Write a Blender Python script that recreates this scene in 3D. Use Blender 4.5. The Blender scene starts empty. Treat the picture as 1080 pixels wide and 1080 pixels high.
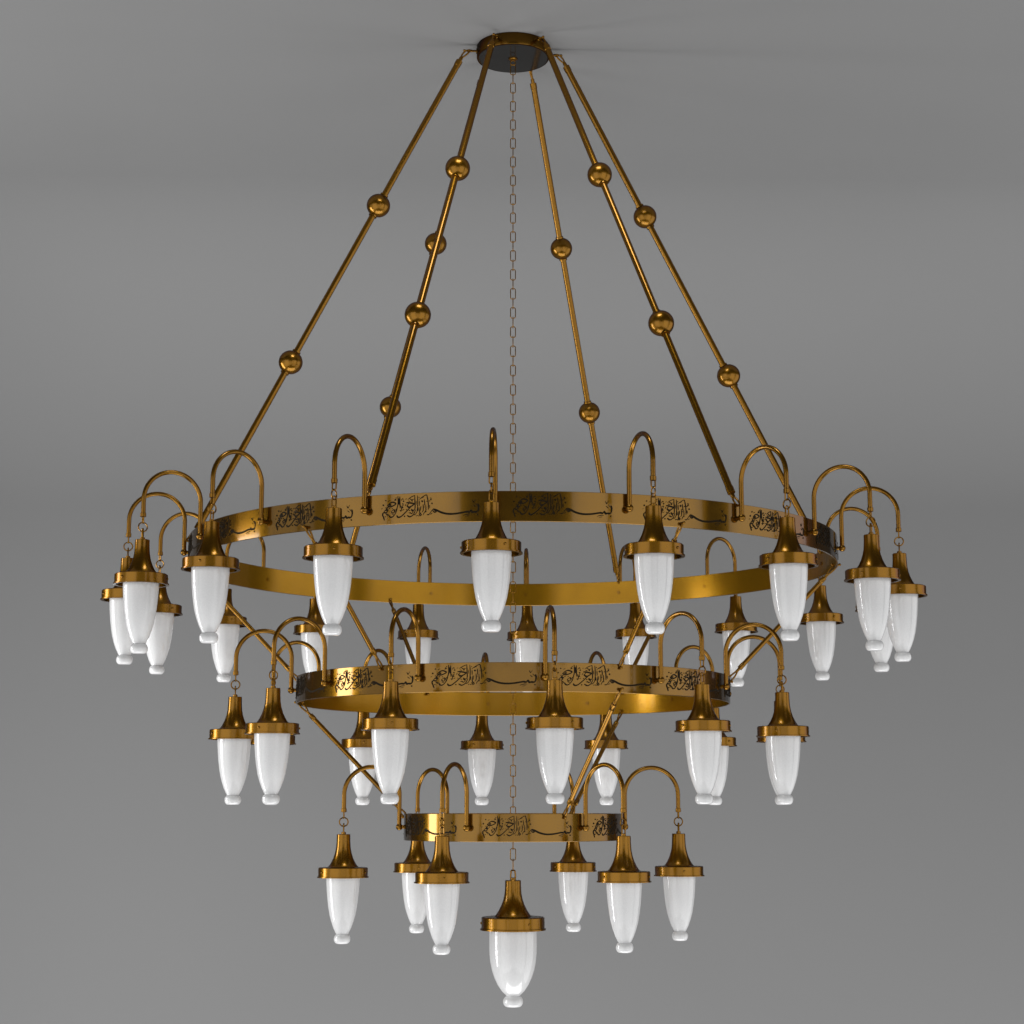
import bpy, bmesh, math, random
from mathutils import Vector, Matrix
R = math.radians
scene = bpy.context.scene
C = scene.collection
PI = math.pi

# ------------------------------------------------------------------ materials
def principled(name):
    m = bpy.data.materials.new(name); m.use_nodes = True
    return m, m.node_tree, m.node_tree.nodes['Principled BSDF']

def brass_material(name, base, rough, metal=.2, coat=0.0, coat_rough=0.1, patina=0.5):
    m, t, b = principled(name)
    n, l = t.nodes, t.links
    tc = n.new('ShaderNodeTexCoord')
    no = n.new('ShaderNodeTexNoise'); no.inputs['Scale'].default_value = 9; no.inputs['Detail'].default_value = 5
    l.new(tc.outputs['Object'], no.inputs['Vector'])
    mix = n.new('ShaderNodeMix'); mix.data_type = 'RGBA'
    mix.inputs['A'].default_value = (*base, 1)
    mix.inputs['B'].default_value = (base[0]*(1-.16*patina), base[1]*(1-.2*patina), base[2]*(1-.3*patina), 1)
    l.new(no.outputs['Fac'], mix.inputs['Factor'])
    l.new(mix.outputs['Result'], b.inputs['Base Color'])
    mr = n.new('ShaderNodeMapRange')
    mr.inputs['From Min'].default_value = .3; mr.inputs['From Max'].default_value = .7
    mr.inputs['To Min'].default_value = rough*.88; mr.inputs['To Max'].default_value = rough*1.12
    l.new(no.outputs['Fac'], mr.inputs['Value']); l.new(mr.outputs['Result'], b.inputs['Roughness'])
    b.inputs['Metallic'].default_value = metal
    b.inputs['IOR'].default_value = 1.55
    b.inputs['Specular Tint'].default_value = (.02, .02, .03, 1)
    b.inputs['Coat Weight'].default_value = coat
    b.inputs['Coat Roughness'].default_value = coat_rough
    b.inputs['Coat IOR'].default_value = 1.55
    return m

BRASS = brass_material('antique_brass', (.262, .122, .008), .27, .92, .3, .10)
BAND = brass_material('antique_brass_band', (.225, .112, .008), .18, .88, .55, .07)
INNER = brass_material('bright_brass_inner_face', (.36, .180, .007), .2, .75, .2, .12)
PLATE = brass_material('dark_bronze', (.016, .015, .014), .14, .1, 0, .05)
CANOPY = brass_material('shaded_brass', (.13, .062, .006), .25, .95, .1, .1)  # brass for canopy and eye bolts, dark reflections put into its base colour
m, t, b = principled('engraving_black')
b.inputs['Base Color'].default_value = (.016, .011, .006, 1); b.inputs['Roughness'].default_value = .75; b.inputs['Specular IOR Level'].default_value = .12
INK = m
m, t, b = principled('opal_glass')
b.inputs['Base Color'].default_value = (.80, .80, .80, 1); b.inputs['Roughness'].default_value = .55
b.inputs['Subsurface Weight'].default_value = .35; b.inputs['Subsurface Radius'].default_value = (.03, .03, .03)
b.inputs['Coat Weight'].default_value = 1; b.inputs['Coat Roughness'].default_value = .02; b.inputs['Coat IOR'].default_value = 1.68
no = t.nodes.new('ShaderNodeTexNoise'); no.inputs['Scale'].default_value = 260
tc = t.nodes.new('ShaderNodeTexCoord'); t.links.new(tc.outputs['Object'], no.inputs['Vector'])
cr = t.nodes.new('ShaderNodeValToRGB')
cr.color_ramp.elements[0].position = .3; cr.color_ramp.elements[0].color = (.73, .73, .73, 1)
cr.color_ramp.elements[1].position = .7; cr.color_ramp.elements[1].color = (.80, .80, .80, 1)
t.links.new(no.outputs['Fac'], cr.inputs['Fac']); t.links.new(cr.outputs['Color'], b.inputs['Base Color'])
OPAL = m
m, t, b = principled('grey_plaster')
b.inputs['Roughness'].default_value = .9
no = t.nodes.new('ShaderNodeTexNoise'); no.inputs['Scale'].default_value = .6; no.inputs['Detail'].default_value = 4
tc = t.nodes.new('ShaderNodeTexCoord'); t.links.new(tc.outputs['Object'], no.inputs['Vector'])
cr = t.nodes.new('ShaderNodeValToRGB')
cr.color_ramp.elements[0].color = (.226, .226, .226, 1); cr.color_ramp.elements[1].color = (.236, .236, .236, 1)
t.links.new(no.outputs['Fac'], cr.inputs['Fac']); t.links.new(cr.outputs['Color'], b.inputs['Base Color'])
WALL = m

# ------------------------------------------------------------------ helpers
def new_obj(name, bm, mat, parent=None, smooth=40):
    me = bpy.data.meshes.new(name); bm.normal_update(); bm.to_mesh(me); bm.free()
    if smooth:
        me.shade_smooth() if hasattr(me, 'shade_smooth') else None
        me.set_sharp_from_angle(angle=R(smooth))
    me.materials.append(mat)
    o = bpy.data.objects.new(name, me); C.objects.link(o)
    if parent: o.parent = parent
    return o

def copy_obj(o, parent, loc=None, rotz=None):
    c = o.copy(); C.objects.link(c); c.parent = parent
    if loc is not None: c.location = loc
    if rotz is not None: c.rotation_euler = (0, 0, rotz)
    return c

def copy_part(o, parent, loc, rotz):
    c = copy_obj(o, parent, loc, rotz)
    for ch in list(o.children): copy_obj(ch, c)
    return c

def lathe(bm, prof, seg=48, c=(0, 0, 0)):
    rings = []
    for r, z in prof:
        if r < 1e-6: rings.append([bm.verts.new((c[0], c[1], c[2]+z))])
        else: rings.append([bm.verts.new((c[0]+r*math.cos(2*PI*k/seg), c[1]+r*math.sin(2*PI*k/seg), c[2]+z)) for k in range(seg)])
    for a, b in zip(rings, rings[1:]):
        for k in range(seg):
            k2 = (k+1) % seg
            q = [a[k % len(a)], a[k2 % len(a)], b[k2 % len(b)], b[k % len(b)]]
            u = []
            for v in q:
                if v not in u: u.append(v)
            if len(u) > 2: bm.faces.new(u)

def tube(bm, pts, r, seg=12, closed=False, cap=True):
    """sweep a circle (radius r, number or list) along a polyline with parallel transport"""
    P = [Vector(p) for p in pts]; n = len(P)
    rr = r if isinstance(r, (list, tuple)) else [r]*n
    def tan(i):
        if closed: return (P[(i+1) % n]-P[(i-1) % n]).normalized()
        return (P[min(i+1, n-1)]-P[max(i-1, 0)]).normalized()
    t0 = tan(0)
    up = Vector((0, 0, 1)) if abs(t0.z) < .9 else Vector((1, 0, 0))
    u = t0.cross(up).normalized(); rings = []
    for i in range(n):
        t = tan(i); u = (u - t*u.dot(t)).normalized(); v = t.cross(u)
        rings.append([bm.verts.new(P[i]+(u*math.cos(2*PI*k/seg)+v*math.sin(2*PI*k/seg))*rr[i]) for k in range(seg)])
    for i in range(n if closed else n-1):
        a, b = rings[i], rings[(i+1) % n]
        sh = 0
        if closed and i == n-1:
            sh = min(range(seg), key=lambda s: (a[0].co-b[s].co).length)
        for k in range(seg):
            bm.faces.new((a[k], a[(k+1) % seg], b[(k+1+sh) % seg], b[(k+sh) % seg]))
    if cap and not closed:
        bm.faces.new(rings[0][::-1]); bm.faces.new(rings[-1])

def sphere(bm, c, r, u=32, v=20):
    bmesh.ops.create_uvsphere(bm, u_segments=u, v_segments=v, radius=r, matrix=Matrix.Translation(c))

def pol(r, a, z):
    """point at radius r, azimuth a degrees (0 = towards the camera, + = right)"""
    return Vector((r*math.sin(R(a)), -r*math.cos(R(a)), z))

# ------------------------------------------------------------------ measures
CEIL = 3.692
H = (1.1580, .5318, -.0840)          # centre heights of the three bands
RAD = (1.5, 1.0, .5)
NL = (18, 12, 6)
PH = (-3.53, 6.50, -23.54)
BH = .120; BT = .008
D_ARM = .2735; K_ARM = .0217

root = bpy.data.objects.new('chandelier', None); C.objects.link(root)
root.location = (0, 0, CEIL)
root['label'] = 'tall three-tier antique brass chandelier with white opal glass lamps hanging from a grey ceiling'
root['category'] = 'chandelier'
def Z(z): return z-CEIL            # world height -> chandelier space

# ------------------------------------------------------------------ canopy
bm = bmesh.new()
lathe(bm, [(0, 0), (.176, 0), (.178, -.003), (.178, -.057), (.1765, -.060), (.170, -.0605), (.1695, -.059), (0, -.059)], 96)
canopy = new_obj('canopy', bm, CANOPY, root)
bm = bmesh.new()
lathe(bm, [(0, -.0592), (.1690, -.0592), (.1692, -.0612), (0, -.0616)], 96)
new_obj('canopy_plate', bm, PLATE, canopy)['label'] = 'dark mirror-like underside plate'
bm = bmesh.new()
lathe(bm, [(0, -.062), (.022, -.062), (.022, -.066), (.014, -.071), (0, -.072)], 24)
tube(bm, [(.012*math.cos(a), 0, -.083+.012*math.sin(a)) for a in [2*PI*k/20 for k in range(20)]], .0025, 8, True)
new_obj('chain_hook', bm, BRASS, canopy)

eye = None
for k in range(6):
    a = -83.5+60*k
    if eye is None:
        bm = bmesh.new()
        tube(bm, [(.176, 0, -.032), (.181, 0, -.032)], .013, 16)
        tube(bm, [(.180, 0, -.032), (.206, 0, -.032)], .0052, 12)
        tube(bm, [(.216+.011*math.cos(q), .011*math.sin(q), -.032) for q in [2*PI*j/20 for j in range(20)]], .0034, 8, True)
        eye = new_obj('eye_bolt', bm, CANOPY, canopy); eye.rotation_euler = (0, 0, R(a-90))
    else:
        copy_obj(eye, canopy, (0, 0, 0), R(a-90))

# ------------------------------------------------------------------ rods with shackles
def frame_from(p0, p1):
    """matrix placing local +X on p0->p1 in the vertical radial plane, origin p0"""
    x = (p1-p0).normalized(); y = Vector((0, 0, 1)).cross(x).normalized(); z = x.cross(y)
    M = Matrix((x, y, z)).transposed().to_4x4(); M.translation = p0
    return M

def shackle_bm(bm, apex, target, radial, spread, over, wr=.0042):
    """open V of bent wire: apex on the rod's end, legs straddle the band, closed by a pin"""
    a = apex; n = radial
    d = (target-apex).normalized()
    l = target+d*over
    pts = [l+n*spread, target*.55+a*.45+n*spread*1.05, a+n*spread*.35+d*.004, a-d*.004, a-n*spread*.35+d*.004, target*.55+a*.45-n*spread*1.05, l-n*spread]
    # smooth
    q = []
    for i in range(len(pts)-1):
        p0 = pts[max(i-1, 0)]; p1 = pts[i]; p2 = pts[i+1]; p3 = pts[min(i+2, len(pts)-1)]
        for s in range(5):
            u = s/5
            q.append(.5*((2*p1)+(p2-p0)*u+(2*p0-5*p1+4*p2-p3)*u*u+(3*p1-p0-3*p2+p3)*u**3))
    q.append(pts[-1])
    tube(bm, q, wr, 10)
    tube(bm, [l-n*(spread+.007), l+n*(spread+.007)], .0048, 10)
    for s in (-1, 1):
        sphere(bm, l+n*s*(spread+.007), .0066, 12, 8)

def rod_mesh(L, r, twist):
    """rod along +X from 0 to L, faintly spiral-drawn, with turned ends"""
    bm = bmesh.new(); seg = 20; n = max(int(L/.012), 8) if twist else 2
    rings = []
    for i in range(n+1):
        x = .02+(L-.04)*i/n
        ring = []
        for k in range(seg):
            a = 2*PI*k/seg
            rr = r*(1+(.008*math.cos(5*(a-x*30)) if twist else 0))
            ring.append(bm.verts.new((x, rr*math.cos(a), rr*math.sin(a))))
        rings.append(ring)
    for a, b in zip(rings, rings[1:]):
        for k in range(seg): bm.faces.new((a[k], b[k], b[(k+1) % seg], a[(k+1) % seg]))
    bm.faces.new(rings[0][::-1]); bm.faces.new(rings[-1])
    for s in (0, 1):
        x0 = 0 if s == 0 else L; d = 1 if s == 0 else -1
        tube(bm, [(x0+d*-.004, 0, 0), (x0+d*.0, 0, 0), (x0+d*.016, 0, 0), (x0+d*.017, 0, 0), (x0+d*.045, 0, 0), (x0+d*.047, 0, 0)],
             [r*.55, r*.62, r*.62, r*1.12, r*1.12, r*.9], 16)
    return bm

# top rods: line fitted to the photograph; the ends stop short of canopy and band
P0 = pol(.235, 0, Z(3.66)); P1 = pol(1.49, 0, Z(H[0]+.06))
dirv = (P1-P0).normalized(); LEN = (P1-P0).length
pa = P0+dirv*.045; pb = P1-dirv*.038
Lr = (pb-pa).length
def build_rod(name, pa, pb, top_target, low_target, r, twist, balls=(), spread_top=.011, over_top=.0, over_low=.012):
    L = (pb-pa).length; M = frame_from(pa, pb); Mi = M.inverted()
    o = new_obj(name, rod_mesh(L, r, twist), BRASS, root, 50)
    o.matrix_basis = M
    n = Vector((0, -1, 0))
    for (ap, tg, sp, ov) in ((pa, top_target, spread_top, over_top), (pb, low_target, .0105, over_low)):
        b2 = bmesh.new(); shackle_bm(b2, ap, tg, n, sp, ov)
        bmesh.ops.transform(b2, matrix=Mi, verts=b2.verts)
        new_obj('shackle', b2, BRASS, o)
    for bx in balls:
        b3 = bmesh.new(); bmesh.ops.create_uvsphere(b3, u_segments=40, v_segments=28, radius=.0563, matrix=Matrix.Rotation(PI/2, 4, 'Y'))
        for s in (-1, 1):
            tube(b3, [(s*.0535, 0, 0), (s*.062, 0, 0)], r*1.35, 16)
        q = new_obj('ball', b3, BRASS, o); q.location = (bx, 0, 0)
    return o, M
def rod_copies(om, a0, n, step):
    o, base = om
    for k in range(n):
        Mz = Matrix.Rotation(R(a0+step*k), 4, 'Z') @ base
        if k == 0: o.matrix_basis = Mz
        else:
            c = o.copy(); C.objects.link(c); c.parent = root; c.matrix_basis = Mz
            for ch in list(o.children): copy_obj(ch, c)
b1 = LEN*.331-.045; b2_ = LEN*.652-.045
top = build_rod('suspension_rod', pa, pb, pol(.222, 0, Z(3.660)), pol(1.496, 0, Z(H[0]+BH/2+.004)), .0148, True, (b1, b2_), .0105, .0, .014)
rod_copies(top, -23.5, 6, 60)

# shackle runs from the rod's end to the band: target is the band edge
def tie_fix(ra, za, rb, zb):
    A = pol(ra, 0, Z(za)); B = pol(rb, 0, Z(zb)); d = (B-A).normalized()
    return build_rod('tie_rod', A+d*.055, B-d*.055, A+Vector((0, 0, .004)), B-Vector((0, 0, .004)), .0105, False, (), .0105, .006, .006)
t1 = tie_fix(1.496, H[0]-BH/2+.008, .996, H[1]+BH/2-.008); rod_copies(t1, -34.5, 6, 60)
t2 = tie_fix(.996, H[1]-BH/2+.008, .496, H[2]+BH/2-.008); rod_copies(t2, 25.5, 3, 120)

# ------------------------------------------------------------------ chain
CL_TOP = -.8863+.607            # eye of the bottom lamp (world z)
bm = bmesh.new()
z = CEIL-.083-.012; pitch = .0475
n = int(round((z-CL_TOP)/pitch)); pitch = (z-CL_TOP)/n
hl = pitch/2+.0022; hw = .0118; wr = .0024
for i in range(n):
    zc = Z(z-pitch*(i+.5)); pts = []
    rc = .0075
    for cx, cz, a0 in ((hw-rc, hl-rc, 0), (-(hw-rc), hl-rc, 90), (-(hw-rc), -(hl-rc), 180), (hw-rc, -(hl-rc), 270)):
        for s in range(4):
            q = R(a0+30*s); x = cx+rc*math.cos(q); y = cz+rc*math.sin(q)
            pts.append((x, 0, zc+y) if i % 2 == 0 else (0, x, zc+y))
    tube(bm, pts, wr, 6, True)
new_obj('hanging_chain', bm, BRASS, root, 60)

# ------------------------------------------------------------------ inscription (traced pen strokes)
STROKES = [
 # s: width factor, points in tracing units
 (1.6, [(990,196),(997,225),(990,262),(972,272),(955,270),(938,274),(922,256),(910,271),(885,268),(860,272),(800,282),(740,286),(690,282),(640,268),(598,248),(560,234)]),
 (1.0, [(560,234),(578,246),(592,262),(574,264),(556,244)]),
 (1.0, [(558,236),(540,262),(522,284),(500,286)]),
 (.7, [(935,158),(950,178),(966,152)]), (.7, [(944,205),(966,222)]), (.6, [(966,190),(985,214)]),
 (.7, [(852,304),(880,293),(918,290)]), (.6, [(872,312),(905,304)]),
 (.8, [(424,142),(452,122),(492,100),(506,112)]),
 (1.0, [(500,102),(511,150),(516,200),(515,240)]),
 (.9, [(490,190),(492,246),(478,262),(466,288)]), (.9, [(464,186),(466,242),(452,262)]),
 (.9, [(436,206),(431,258),(448,284),(436,292),(424,270)]),
 (.9, [(408,102),(412,170),(408,240),(392,274),(372,284)]),
 (1.0, [(428,150),(430,200)]), (.7, [(446,204),(440,246)]),
 (.8, [(312,138),(344,116),(384,99)]),
 (1.0, [(381,100),(384,170),(385,222),(368,240),(346,226)]),
 (1.3, [(296,166),(330,168),(374,180),(346,202),(312,214)]),
 (1.1, [(324,174),(306,196),(330,206)]),
 (1.3, [(350,200),(320,228),(284,262),(244,294),(216,298),(204,280)]),
 (1.1, [(392,232),(370,278),(336,299),(306,284)]), (.8, [(344,238),(366,252),(352,270),(334,256)]),
 (.7, [(246,146),(258,128),(270,134)]), (.6, [(268,214),(258,196),(272,188)]), (.6, [(290,136),(302,126)]),
 (1.0, [(233,103),(233,150),(237,214)]),
 (1.0, [(213,98),(216,160),(207,208),(190,230)]),
 (1.1, [(208,210),(192,256),(164,290),(138,294),(122,272)]),
 (.8, [(158,236),(174,224),(186,240),(168,256),(150,246),(158,232)]),
 (1.15, [(106,186),(132,164),(160,154),(194,170),(164,189),(134,196),(104,184)]),
 (1.1, [(120,196),(98,214),(120,228)]),
 (1.05, [(74,238),(94,224),(107,240),(86,252),(72,240)]),
 (.7, [(330,128),(352,140),(372,134)]), (.7, [(318,148),(338,156)]), (.6, [(396,150),(398,188)]), (.7, [(446,130),(470,118)]),
 (.8, [(474,140),(480,176),(476,200)]), (.7, [(418,216),(416,250)]), (.7, [(528,196),(530,226)]), (.6, [(532,128),(548,134)]),
 (.7, [(224,122),(225,182)]), (.6, [(176,142),(200,134)]), (.6, [(112,146),(132,136)]), (.7, [(244,190),(252,226),(242,248)]),
 (.7, [(150,262),(172,272)]), (.7, [(260,236),(276,226)]), (.7, [(322,262),(346,266)]), (.7, [(408,288),(424,296)]), (.8, [(536,284),(556,272)]),
 (.7, [(84,206),(98,200)]), (.6, [(46,214),(56,206)]), (.7, [(480,262),(500,256)]), (.8, [(296,178),(286,196)]), (.9, [(146,172),(128,180),(146,184)]),
 (.9, [(72,240),(60,268),(70,296),(78,322)]), (.7, [(58,250),(56,280)]), (.7, [(94,258),(114,270),(104,284)]),
]
DOTS = [(540,145,9),(551,182,9),(528,158,6),(455,158,11),(355,150,8),(270,150,8),(264,176,8),(260,210,7),(90,136,7),(65,178,9),(187,130,8),
        (282,292,7),(987,296,8),(100,266,7),(128,212,6),(176,238,5),(320,290,5),(948,178,6),(476,212,5),(398,292,5),(240,236,6),(500,160,5),(330,240,6),(158,214,5),(86,288,5),(424,120,5),(300,230,5),(196,116,5)]
def catmull(pts, sub=5):
    P = [Vector((x, y)) for x, y in pts]; q = []
    for i in range(len(P)-1):
        p0 = P[max(i-1, 0)]; p1 = P[i]; p2 = P[i+1]; p3 = P[min(i+2, len(P)-1)]
        for s in range(sub):
            u = s/sub
            q.append(.5*((2*p1)+(p2-p0)*u+(2*p0-5*p1+4*p2-p3)*u*u+(3*p1-p0-3*p2+p3)*u**3))
    q.append(P[-1]); return q
def inscription(radius, width):
    bm = bmesh.new(); sx = width/935; sz = BH/284
    def P(x, y, r):
        a = (x-527)*sx/radius
        return (r*math.sin(a), -r*math.cos(a), (220-y)*sz)
    lay = 0
    pen = Vector((math.cos(R(-52)), math.sin(R(-52))))
    for f, pts in STROKES:
        q = catmull(pts); ro = radius+.0009+lay*.00002; ri = radius-.001; lay += 1
        A = []
        for i, p in enumerate(q):
            t = (q[min(i+1, len(q)-1)]-q[max(i-1, 0)])
            if t.length < 1e-6: t = Vector((1, 0))
            t.normalize(); nn = Vector((-t.y, t.x))
            w = f*(3.3+3.7*abs(t.x*pen.y-t.y*pen.x))
            e = min(i, len(q)-1-i)/3
            w *= min(1, .45+.55*e)
            a, b = p+nn*w/1.15, p-nn*w/1.15
            A.append([bm.verts.new(P(a.x, a.y, ri)), bm.verts.new(P(a.x, a.y, ro)), bm.verts.new(P(b.x, b.y, ro)), bm.verts.new(P(b.x, b.y, ri))])
        for u, v in zip(A, A[1:]):
            for k in range(3): bm.faces.new((u[k], u[k+1], v[k+1], v[k]))
        bm.faces.new(A[0][::-1]); bm.faces.new(A[-1])
    for x, y, s in DOTS:
        ro = radius+.0009+lay*.00002; lay += 1
        c = [(x-s, y), (x, y-s), (x+s, y), (x, y+s)]
        o = [bm.verts.new(P(u, v, ro)) for u, v in c]; i_ = [bm.verts.new(P(u, v, radius-.001)) for u, v in c]
        bm.faces.new(o)
        for k in range(4): bm.faces.new((o[k], i_[k], i_[(k+1) % 4], o[(k+1) % 4]))
    bmesh.ops.recalc_face_normals(bm, faces=bm.faces)
    return bm

# ------------------------------------------------------------------ lamp and arm prototypes
def lamp_parts(parent, s_r=1.0, s_z=1.0, big=False):
    """pendant lamp, origin at its hanging point (the link's centre); returns its metal body"""
    bm = bmesh.new()
    zf = (lambda z: z-.023)
    if not big:
        cap = [(0, -.0315), (.0285, -.0315), (.0305, -.0335), (.0308, -.06), (.0328, -.09), (.0375, -.115), (.045, -.138), (.054, -.157), (.063, -.171), (.0685, -.1765), (.072, -.1785), (.1085, -.1795), (.1116, -.1825), (.1116, -.2185), (.1165, -.2195), (.1165, -.2245), (.1035, -.2245), (.1035, -.187), (.0, -.186)]
        neck = (-.0325, -.021)
    else:
        cap = [(0, .562), (.034, .562), (.0363, .559), (.0368, .53), (.0392, .50), (.0445, .475), (.053, .452), (.063, .431), (.073, .415), (.080, .406), (.085, .401), (.140, .3985), (.1437, .395), (.1437, .349), (.1495, .347), (.1495, .340), (.133, .340), (.133, .387), (0, .388)]
        neck = (.561, .574)
    Zs = zf if not big else (lambda z: z-.607)
    lathe(bm, [(r, Zs(z)) for r, z in cap], 64)
    k = 1.0 if not big else 1.25
    lathe(bm, [(0, Zs(neck[0])), (.0105*k, Zs(neck[0])), (.0105*k, Zs(neck[1])-.002), (.0085*k, Zs(neck[1])), (0, Zs(neck[1]))], 20)
    # eye of bent wire over the cap, across the arm's plane
    top = -.001 if not big else .006
    zb = Zs(neck[1])
    w = .0085*k
    pts = [(-w, 0, zb-.004), (-w, 0, top-w-.012), (-w*.8, 0, top-w*.6-.012)] + [(w*math.cos(q), 0, top-w-.006+w*math.sin(q)) for q in [PI-PI*j/8 for j in range(1, 8)]] + [(w*.8, 0, top-w*.6-.012), (w, 0, top-w-.012), (w, 0, zb-.004)]
    tube(bm, pts, .003*k, 8)
    body = new_obj('pendant_lamp', bm, BRASS, parent, 35)
    # glass
    if not big:
        g = [(.0735, -.188), (.0757, -.222), (.0745, -.25), (.0722, -.285), (.069, -.32), (.0645, -.355), (.0582, -.39), (.0498, -.42), (.0405, -.446), (.032, -.464), (.0278, -.4722), (.0272, -.4734)]+[(.0215+.0158*math.cos(R(q)), -.4945+.0213*math.sin(R(q))) for q in (78, 62, 46, 30, 15, 0, -15, -30, -45, -60, -75, -90)]+[(.011, -.5162), (0, -.5164)]
    else:
        g = [(.104, .388), (.1075, .345), (.1085, .31), (.1085, .27), (.1075, .235), (.1040, .20), (.0970, .165), (.0860, .131), (.0710, .099), (.0535, .0725), (.038, .0565), (.0315, .0505), (.0312, .0492)]+[(.0265+.019*math.cos(R(q)), .025+.0246*math.sin(R(q))) for q in (78, 62, 46, 30, 15, 0, -15, -30, -45, -60, -75, -90)]+[(.013, .0001), (0, 0)]
    bm = bmesh.new(); lathe(bm, [(r, Zs(z)) for r, z in g], 64)
    bmesh.ops.recalc_face_normals(bm, faces=bm.faces)
    gl = new_obj('glass_shade', bm, OPAL, body, 35)
    # gallery screws
    gr, gz = (.1116, -.2) if not big else (.1437, .371)
    for a in (30, 150, 270):
        bm = bmesh.new(); c = pol(gr, a, Zs(gz)); d = pol(1, a, 0)
        tube(bm, [c-d*.004, c+d*.003, c+d*.0045, c+d*.0048], [.0052, .0052, .0036, .001], 10)
        new_obj('screw', bm, BRASS, body)
    if not big:
        bm = bmesh.new(); rr = .0195
        tube(bm, [(0, rr*math.cos(q), rr*math.sin(q)) for q in [2*PI*j/28 for j in range(28)]], .0029, 8, True)
        new_obj('hanging_link', bm, BRASS, body)
    return body

def arm_parts(parent):
    """arm in the plane of azimuth 0, origin on the chandelier axis at band height"""
    bm = bmesh.new()
    r = (D_ARM-K_ARM)/2; zc = .270-r; tr = .0098
    c = K_ARM+r
    pts = [(0, -K_ARM, .004), (0, -K_ARM, zc*.5), (0, -K_ARM, zc)]
    pts += [(0, -(c-r*math.cos(q)), zc+r*math.sin(q)) for q in [PI*j/28 for j in range(1, 28)]]
    pts += [(0, -D_ARM, zc), (0, -D_ARM, .075)]
    tube(bm, pts, tr, 16)
    # ferrule and the wire eye below it
    tube(bm, [(0, -D_ARM, .0845), (0, -D_ARM, .083), (0, -D_ARM, .067), (0, -D_ARM, .0655)], [.0105, .0125, .0125, .009], 18)
    w = .0082
    pts = [(-w, 0, .068), (-w, 0, .05)] + [(w*math.cos(q), 0, .0468+w*math.sin(q)) for q in [PI+PI*j/8 for j in range(0, 9)]] + [(w, 0, .05), (w, 0, .068)]
    tube(bm, [(x, -D_ARM, z) for x, y, z in pts], .003, 8)
    # stub through the band
    tube(bm, [(0, .012, 0), (0, .006, 0), (0, -.010, 0), (0, -K_ARM, 0)], [.0085, .0085, .0085, .0075], 12)
    arm = new_obj('lamp_arm', bm, BRASS, parent, 40)
    bm = bmesh.new(); sphere(bm, (0, -K_ARM, 0), .0155, 24, 16)
    new_obj('knob', bm, BRASS, arm)
    return arm

arm0 = None; lamp0 = None
TEXTW = (.388, .434, .395); TEXTOFF = (.05, .5, .1)
for i in range(3):
    Rr, h, n = RAD[i], Z(H[i]), NL[i]
    bm = bmesh.new()
    seg = 240; e = .0012
    prof = [(Rr-BT, -BH/2+e), (Rr-BT+e, -BH/2), (Rr-e, -BH/2), (Rr, -BH/2+e), (Rr, BH/2-e), (Rr-e, BH/2), (Rr-BT+e, BH/2), (Rr-BT, BH/2-e), (Rr-BT, -BH/2+e)]
    lathe(bm, prof, seg)
    bmesh.ops.remove_doubles(bm, verts=bm.verts, dist=1e-5)
    bmesh.ops.recalc_face_normals(bm, faces=bm.faces); bm.faces.index_update()
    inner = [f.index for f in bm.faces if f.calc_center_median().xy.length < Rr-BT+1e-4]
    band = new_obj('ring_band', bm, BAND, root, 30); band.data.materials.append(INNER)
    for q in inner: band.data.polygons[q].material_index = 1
    band.location = (0, 0, h)
    band['label'] = ('widest brass band, top tier', 'middle-sized brass band, second tier', 'smallest brass band, bottom tier')[i]
    step = 360/n; ins = None
    for k in range(n):
        a = PH[i]+step*(k+.5)+TEXTOFF[i]
        if ins is None:
            ins = new_obj('inscription', inscription(Rr, TEXTW[i]), INK, band, 0); ins.rotation_euler = (0, 0, R(a))
        else: copy_obj(ins, band, (0, 0, 0), R(a))
    for k in range(n):
        a = PH[i]+step*k; q = R(a)
        off = pol(Rr, a, h)
        if arm0 is None:
            arm0 = arm_parts(root); arm0.location = off; arm0.rotation_euler = (0, 0, q)
        else: copy_part(arm0, root, off, q)
        lp = pol(Rr+D_ARM, a, h+.0225)
        if lamp0 is None:
            lamp0 = lamp_parts(root); lamp0.location = lp; lamp0.rotation_euler = (0, 0, q)
        else: copy_part(lamp0, root, lp, q)
big = lamp_parts(root, big=True); big.location = (0, 0, Z(-.8863+.607))
big['label'] = 'largest lamp, with a wide rounded glass, hanging on the central chain'

# ------------------------------------------------------------------ room: ceiling and back wall with a wide cove
YF, YB, XW, ZB, CR = -1.0, 3.6, 4.2, -3.2, 1.7
bm = bmesh.new()
def strip(bm, prof):
    a = [bm.verts.new((-XW, y, z)) for y, z in prof]; b = [bm.verts.new((XW, y, z)) for y, z in prof]
    for k in range(len(prof)-1): bm.faces.new((a[k], b[k], b[k+1], a[k+1]))
strip(bm, [(YF, CEIL), (YB-CR, CEIL)])
def struct(name, bm):
    bmesh.ops.solidify(bm, geom=bm.faces[:], thickness=.04)
    o = new_obj(name, bm, WALL, None, 60); o['kind'] = 'structure'; return o
bm.faces.ensure_lookup_table()
bmesh.ops.reverse_faces(bm, faces=[f for f in bm.faces if f.normal.z > 0])
ceil = new_obj('ceiling', bm, WALL, None, 60); ceil['kind'] = 'structure'
bm = bmesh.new()
strip(bm, [(YB-CR+CR*math.sin(R(3*k)), CEIL-CR+CR*math.cos(R(3*k))) for k in range(31)]+[(YB, ZB)])
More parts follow.
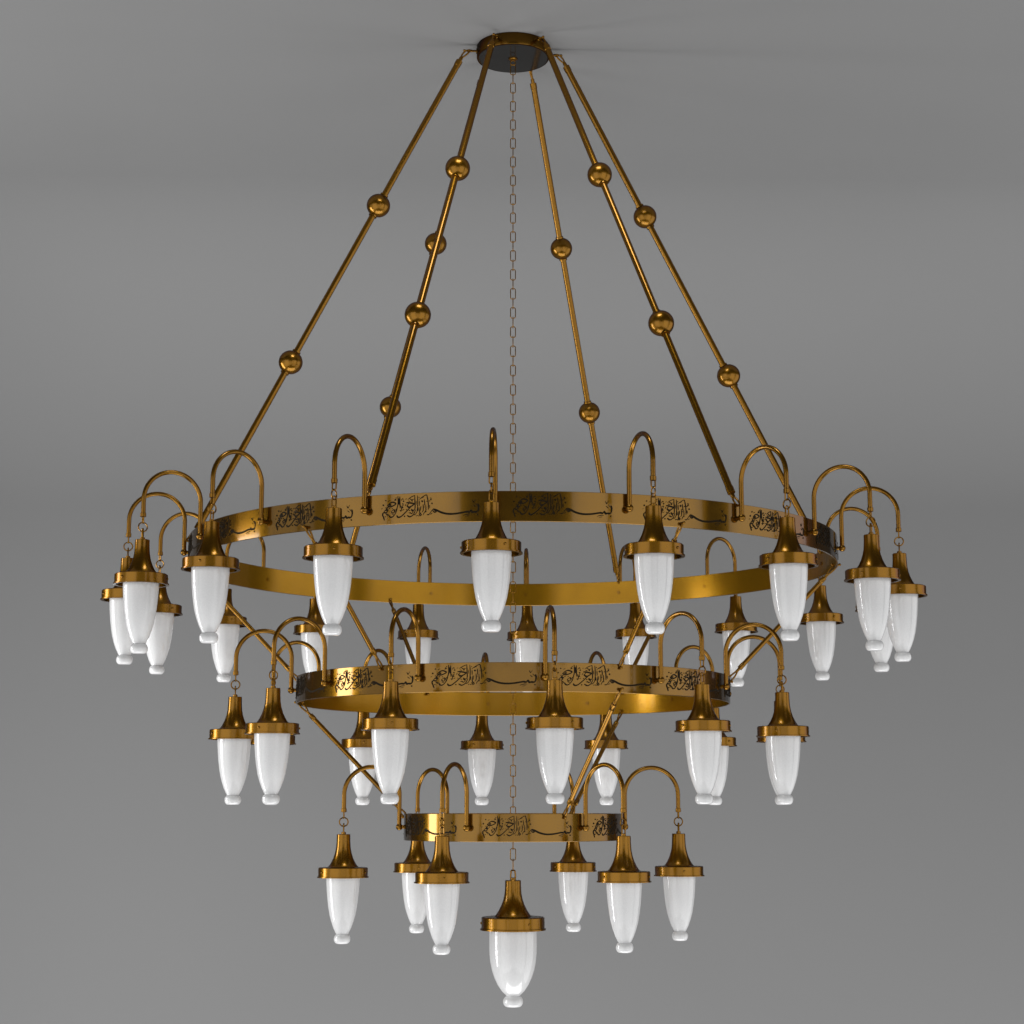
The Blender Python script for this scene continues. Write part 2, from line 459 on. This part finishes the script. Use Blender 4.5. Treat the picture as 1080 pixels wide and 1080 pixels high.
wall = new_obj('wall', bm, WALL, None, 60); wall['kind'] = 'structure'

# ------------------------------------------------------------------ light
w = bpy.data.worlds.new('World'); scene.world = w; w.use_nodes = True
bg = w.node_tree.nodes['Background']; bg.inputs['Color'].default_value = (1, 1.02, 1.06, 1); bg.inputs['Strength'].default_value = .04
def area(name, loc, target, sx, sy, radiance, col=(1, 1, 1)):
    l = bpy.data.lights.new(name, 'AREA'); l.shape = 'RECTANGLE'; l.size = sx; l.size_y = sy
    l.energy = radiance*PI*sx*sy; l.color = col     # area-lamp watts for a given radiance
    o = bpy.data.objects.new(name, l); C.objects.link(o); o.location = loc
    d = Vector(target)-Vector(loc); o.rotation_euler = d.to_track_quat('-Z', 'Y').to_euler()
    return o
area('strip_light', pol(5, -89, -.4), (0, 0, -.4), 1.0, 4.2, 10)
area('softbox_light', pol(9.5, -39, -1.5), (0, 0, 0), 8.2, 10.6, 1.2)
area('softbox_light', pol(9.5, 39, -1.5), (0, 0, 0), 8.2, 10.6, 1.15)
area('front_light', (0, -10.5, -2.1), (0, 0, 0), 5.4, 8.2, .9)
area('side_light', pol(8, 91, -1.5), (0, 0, 0), 6.5, 10, 1.1)
area('side_light', pol(8, -75, -1.5), (0, 0, 0), 3, 10, .5)
area('overhead_light', (0, -1.9, 4.5), (0, -.5, 0), 1.1, .8, 9)
area('wall_wash_light', (.6, -.2, -8.5), (.3, 2.2, 3.4), 12, 6, 3.5)

# ------------------------------------------------------------------ camera
cam = bpy.data.cameras.new('camera'); co = bpy.data.objects.new('camera', cam); C.objects.link(co)
cam.sensor_width = 36; cam.lens = 1930.4/1080*36; cam.clip_end = 200; cam.clip_start = .05
co.location = (-.13818, -8.51028, 0); co.rotation_euler = (PI/2+.16043, 0, -.01568)
scene.camera = co
scene.view_settings.view_transform = 'Standard'; scene.view_settings.look = 'None'
scene.view_settings.exposure = 0; scene.view_settings.gamma = 1; scene.view_settings.use_curve_mapping = False
scene.render.resolution_x = 1024; scene.render.resolution_y = 1024
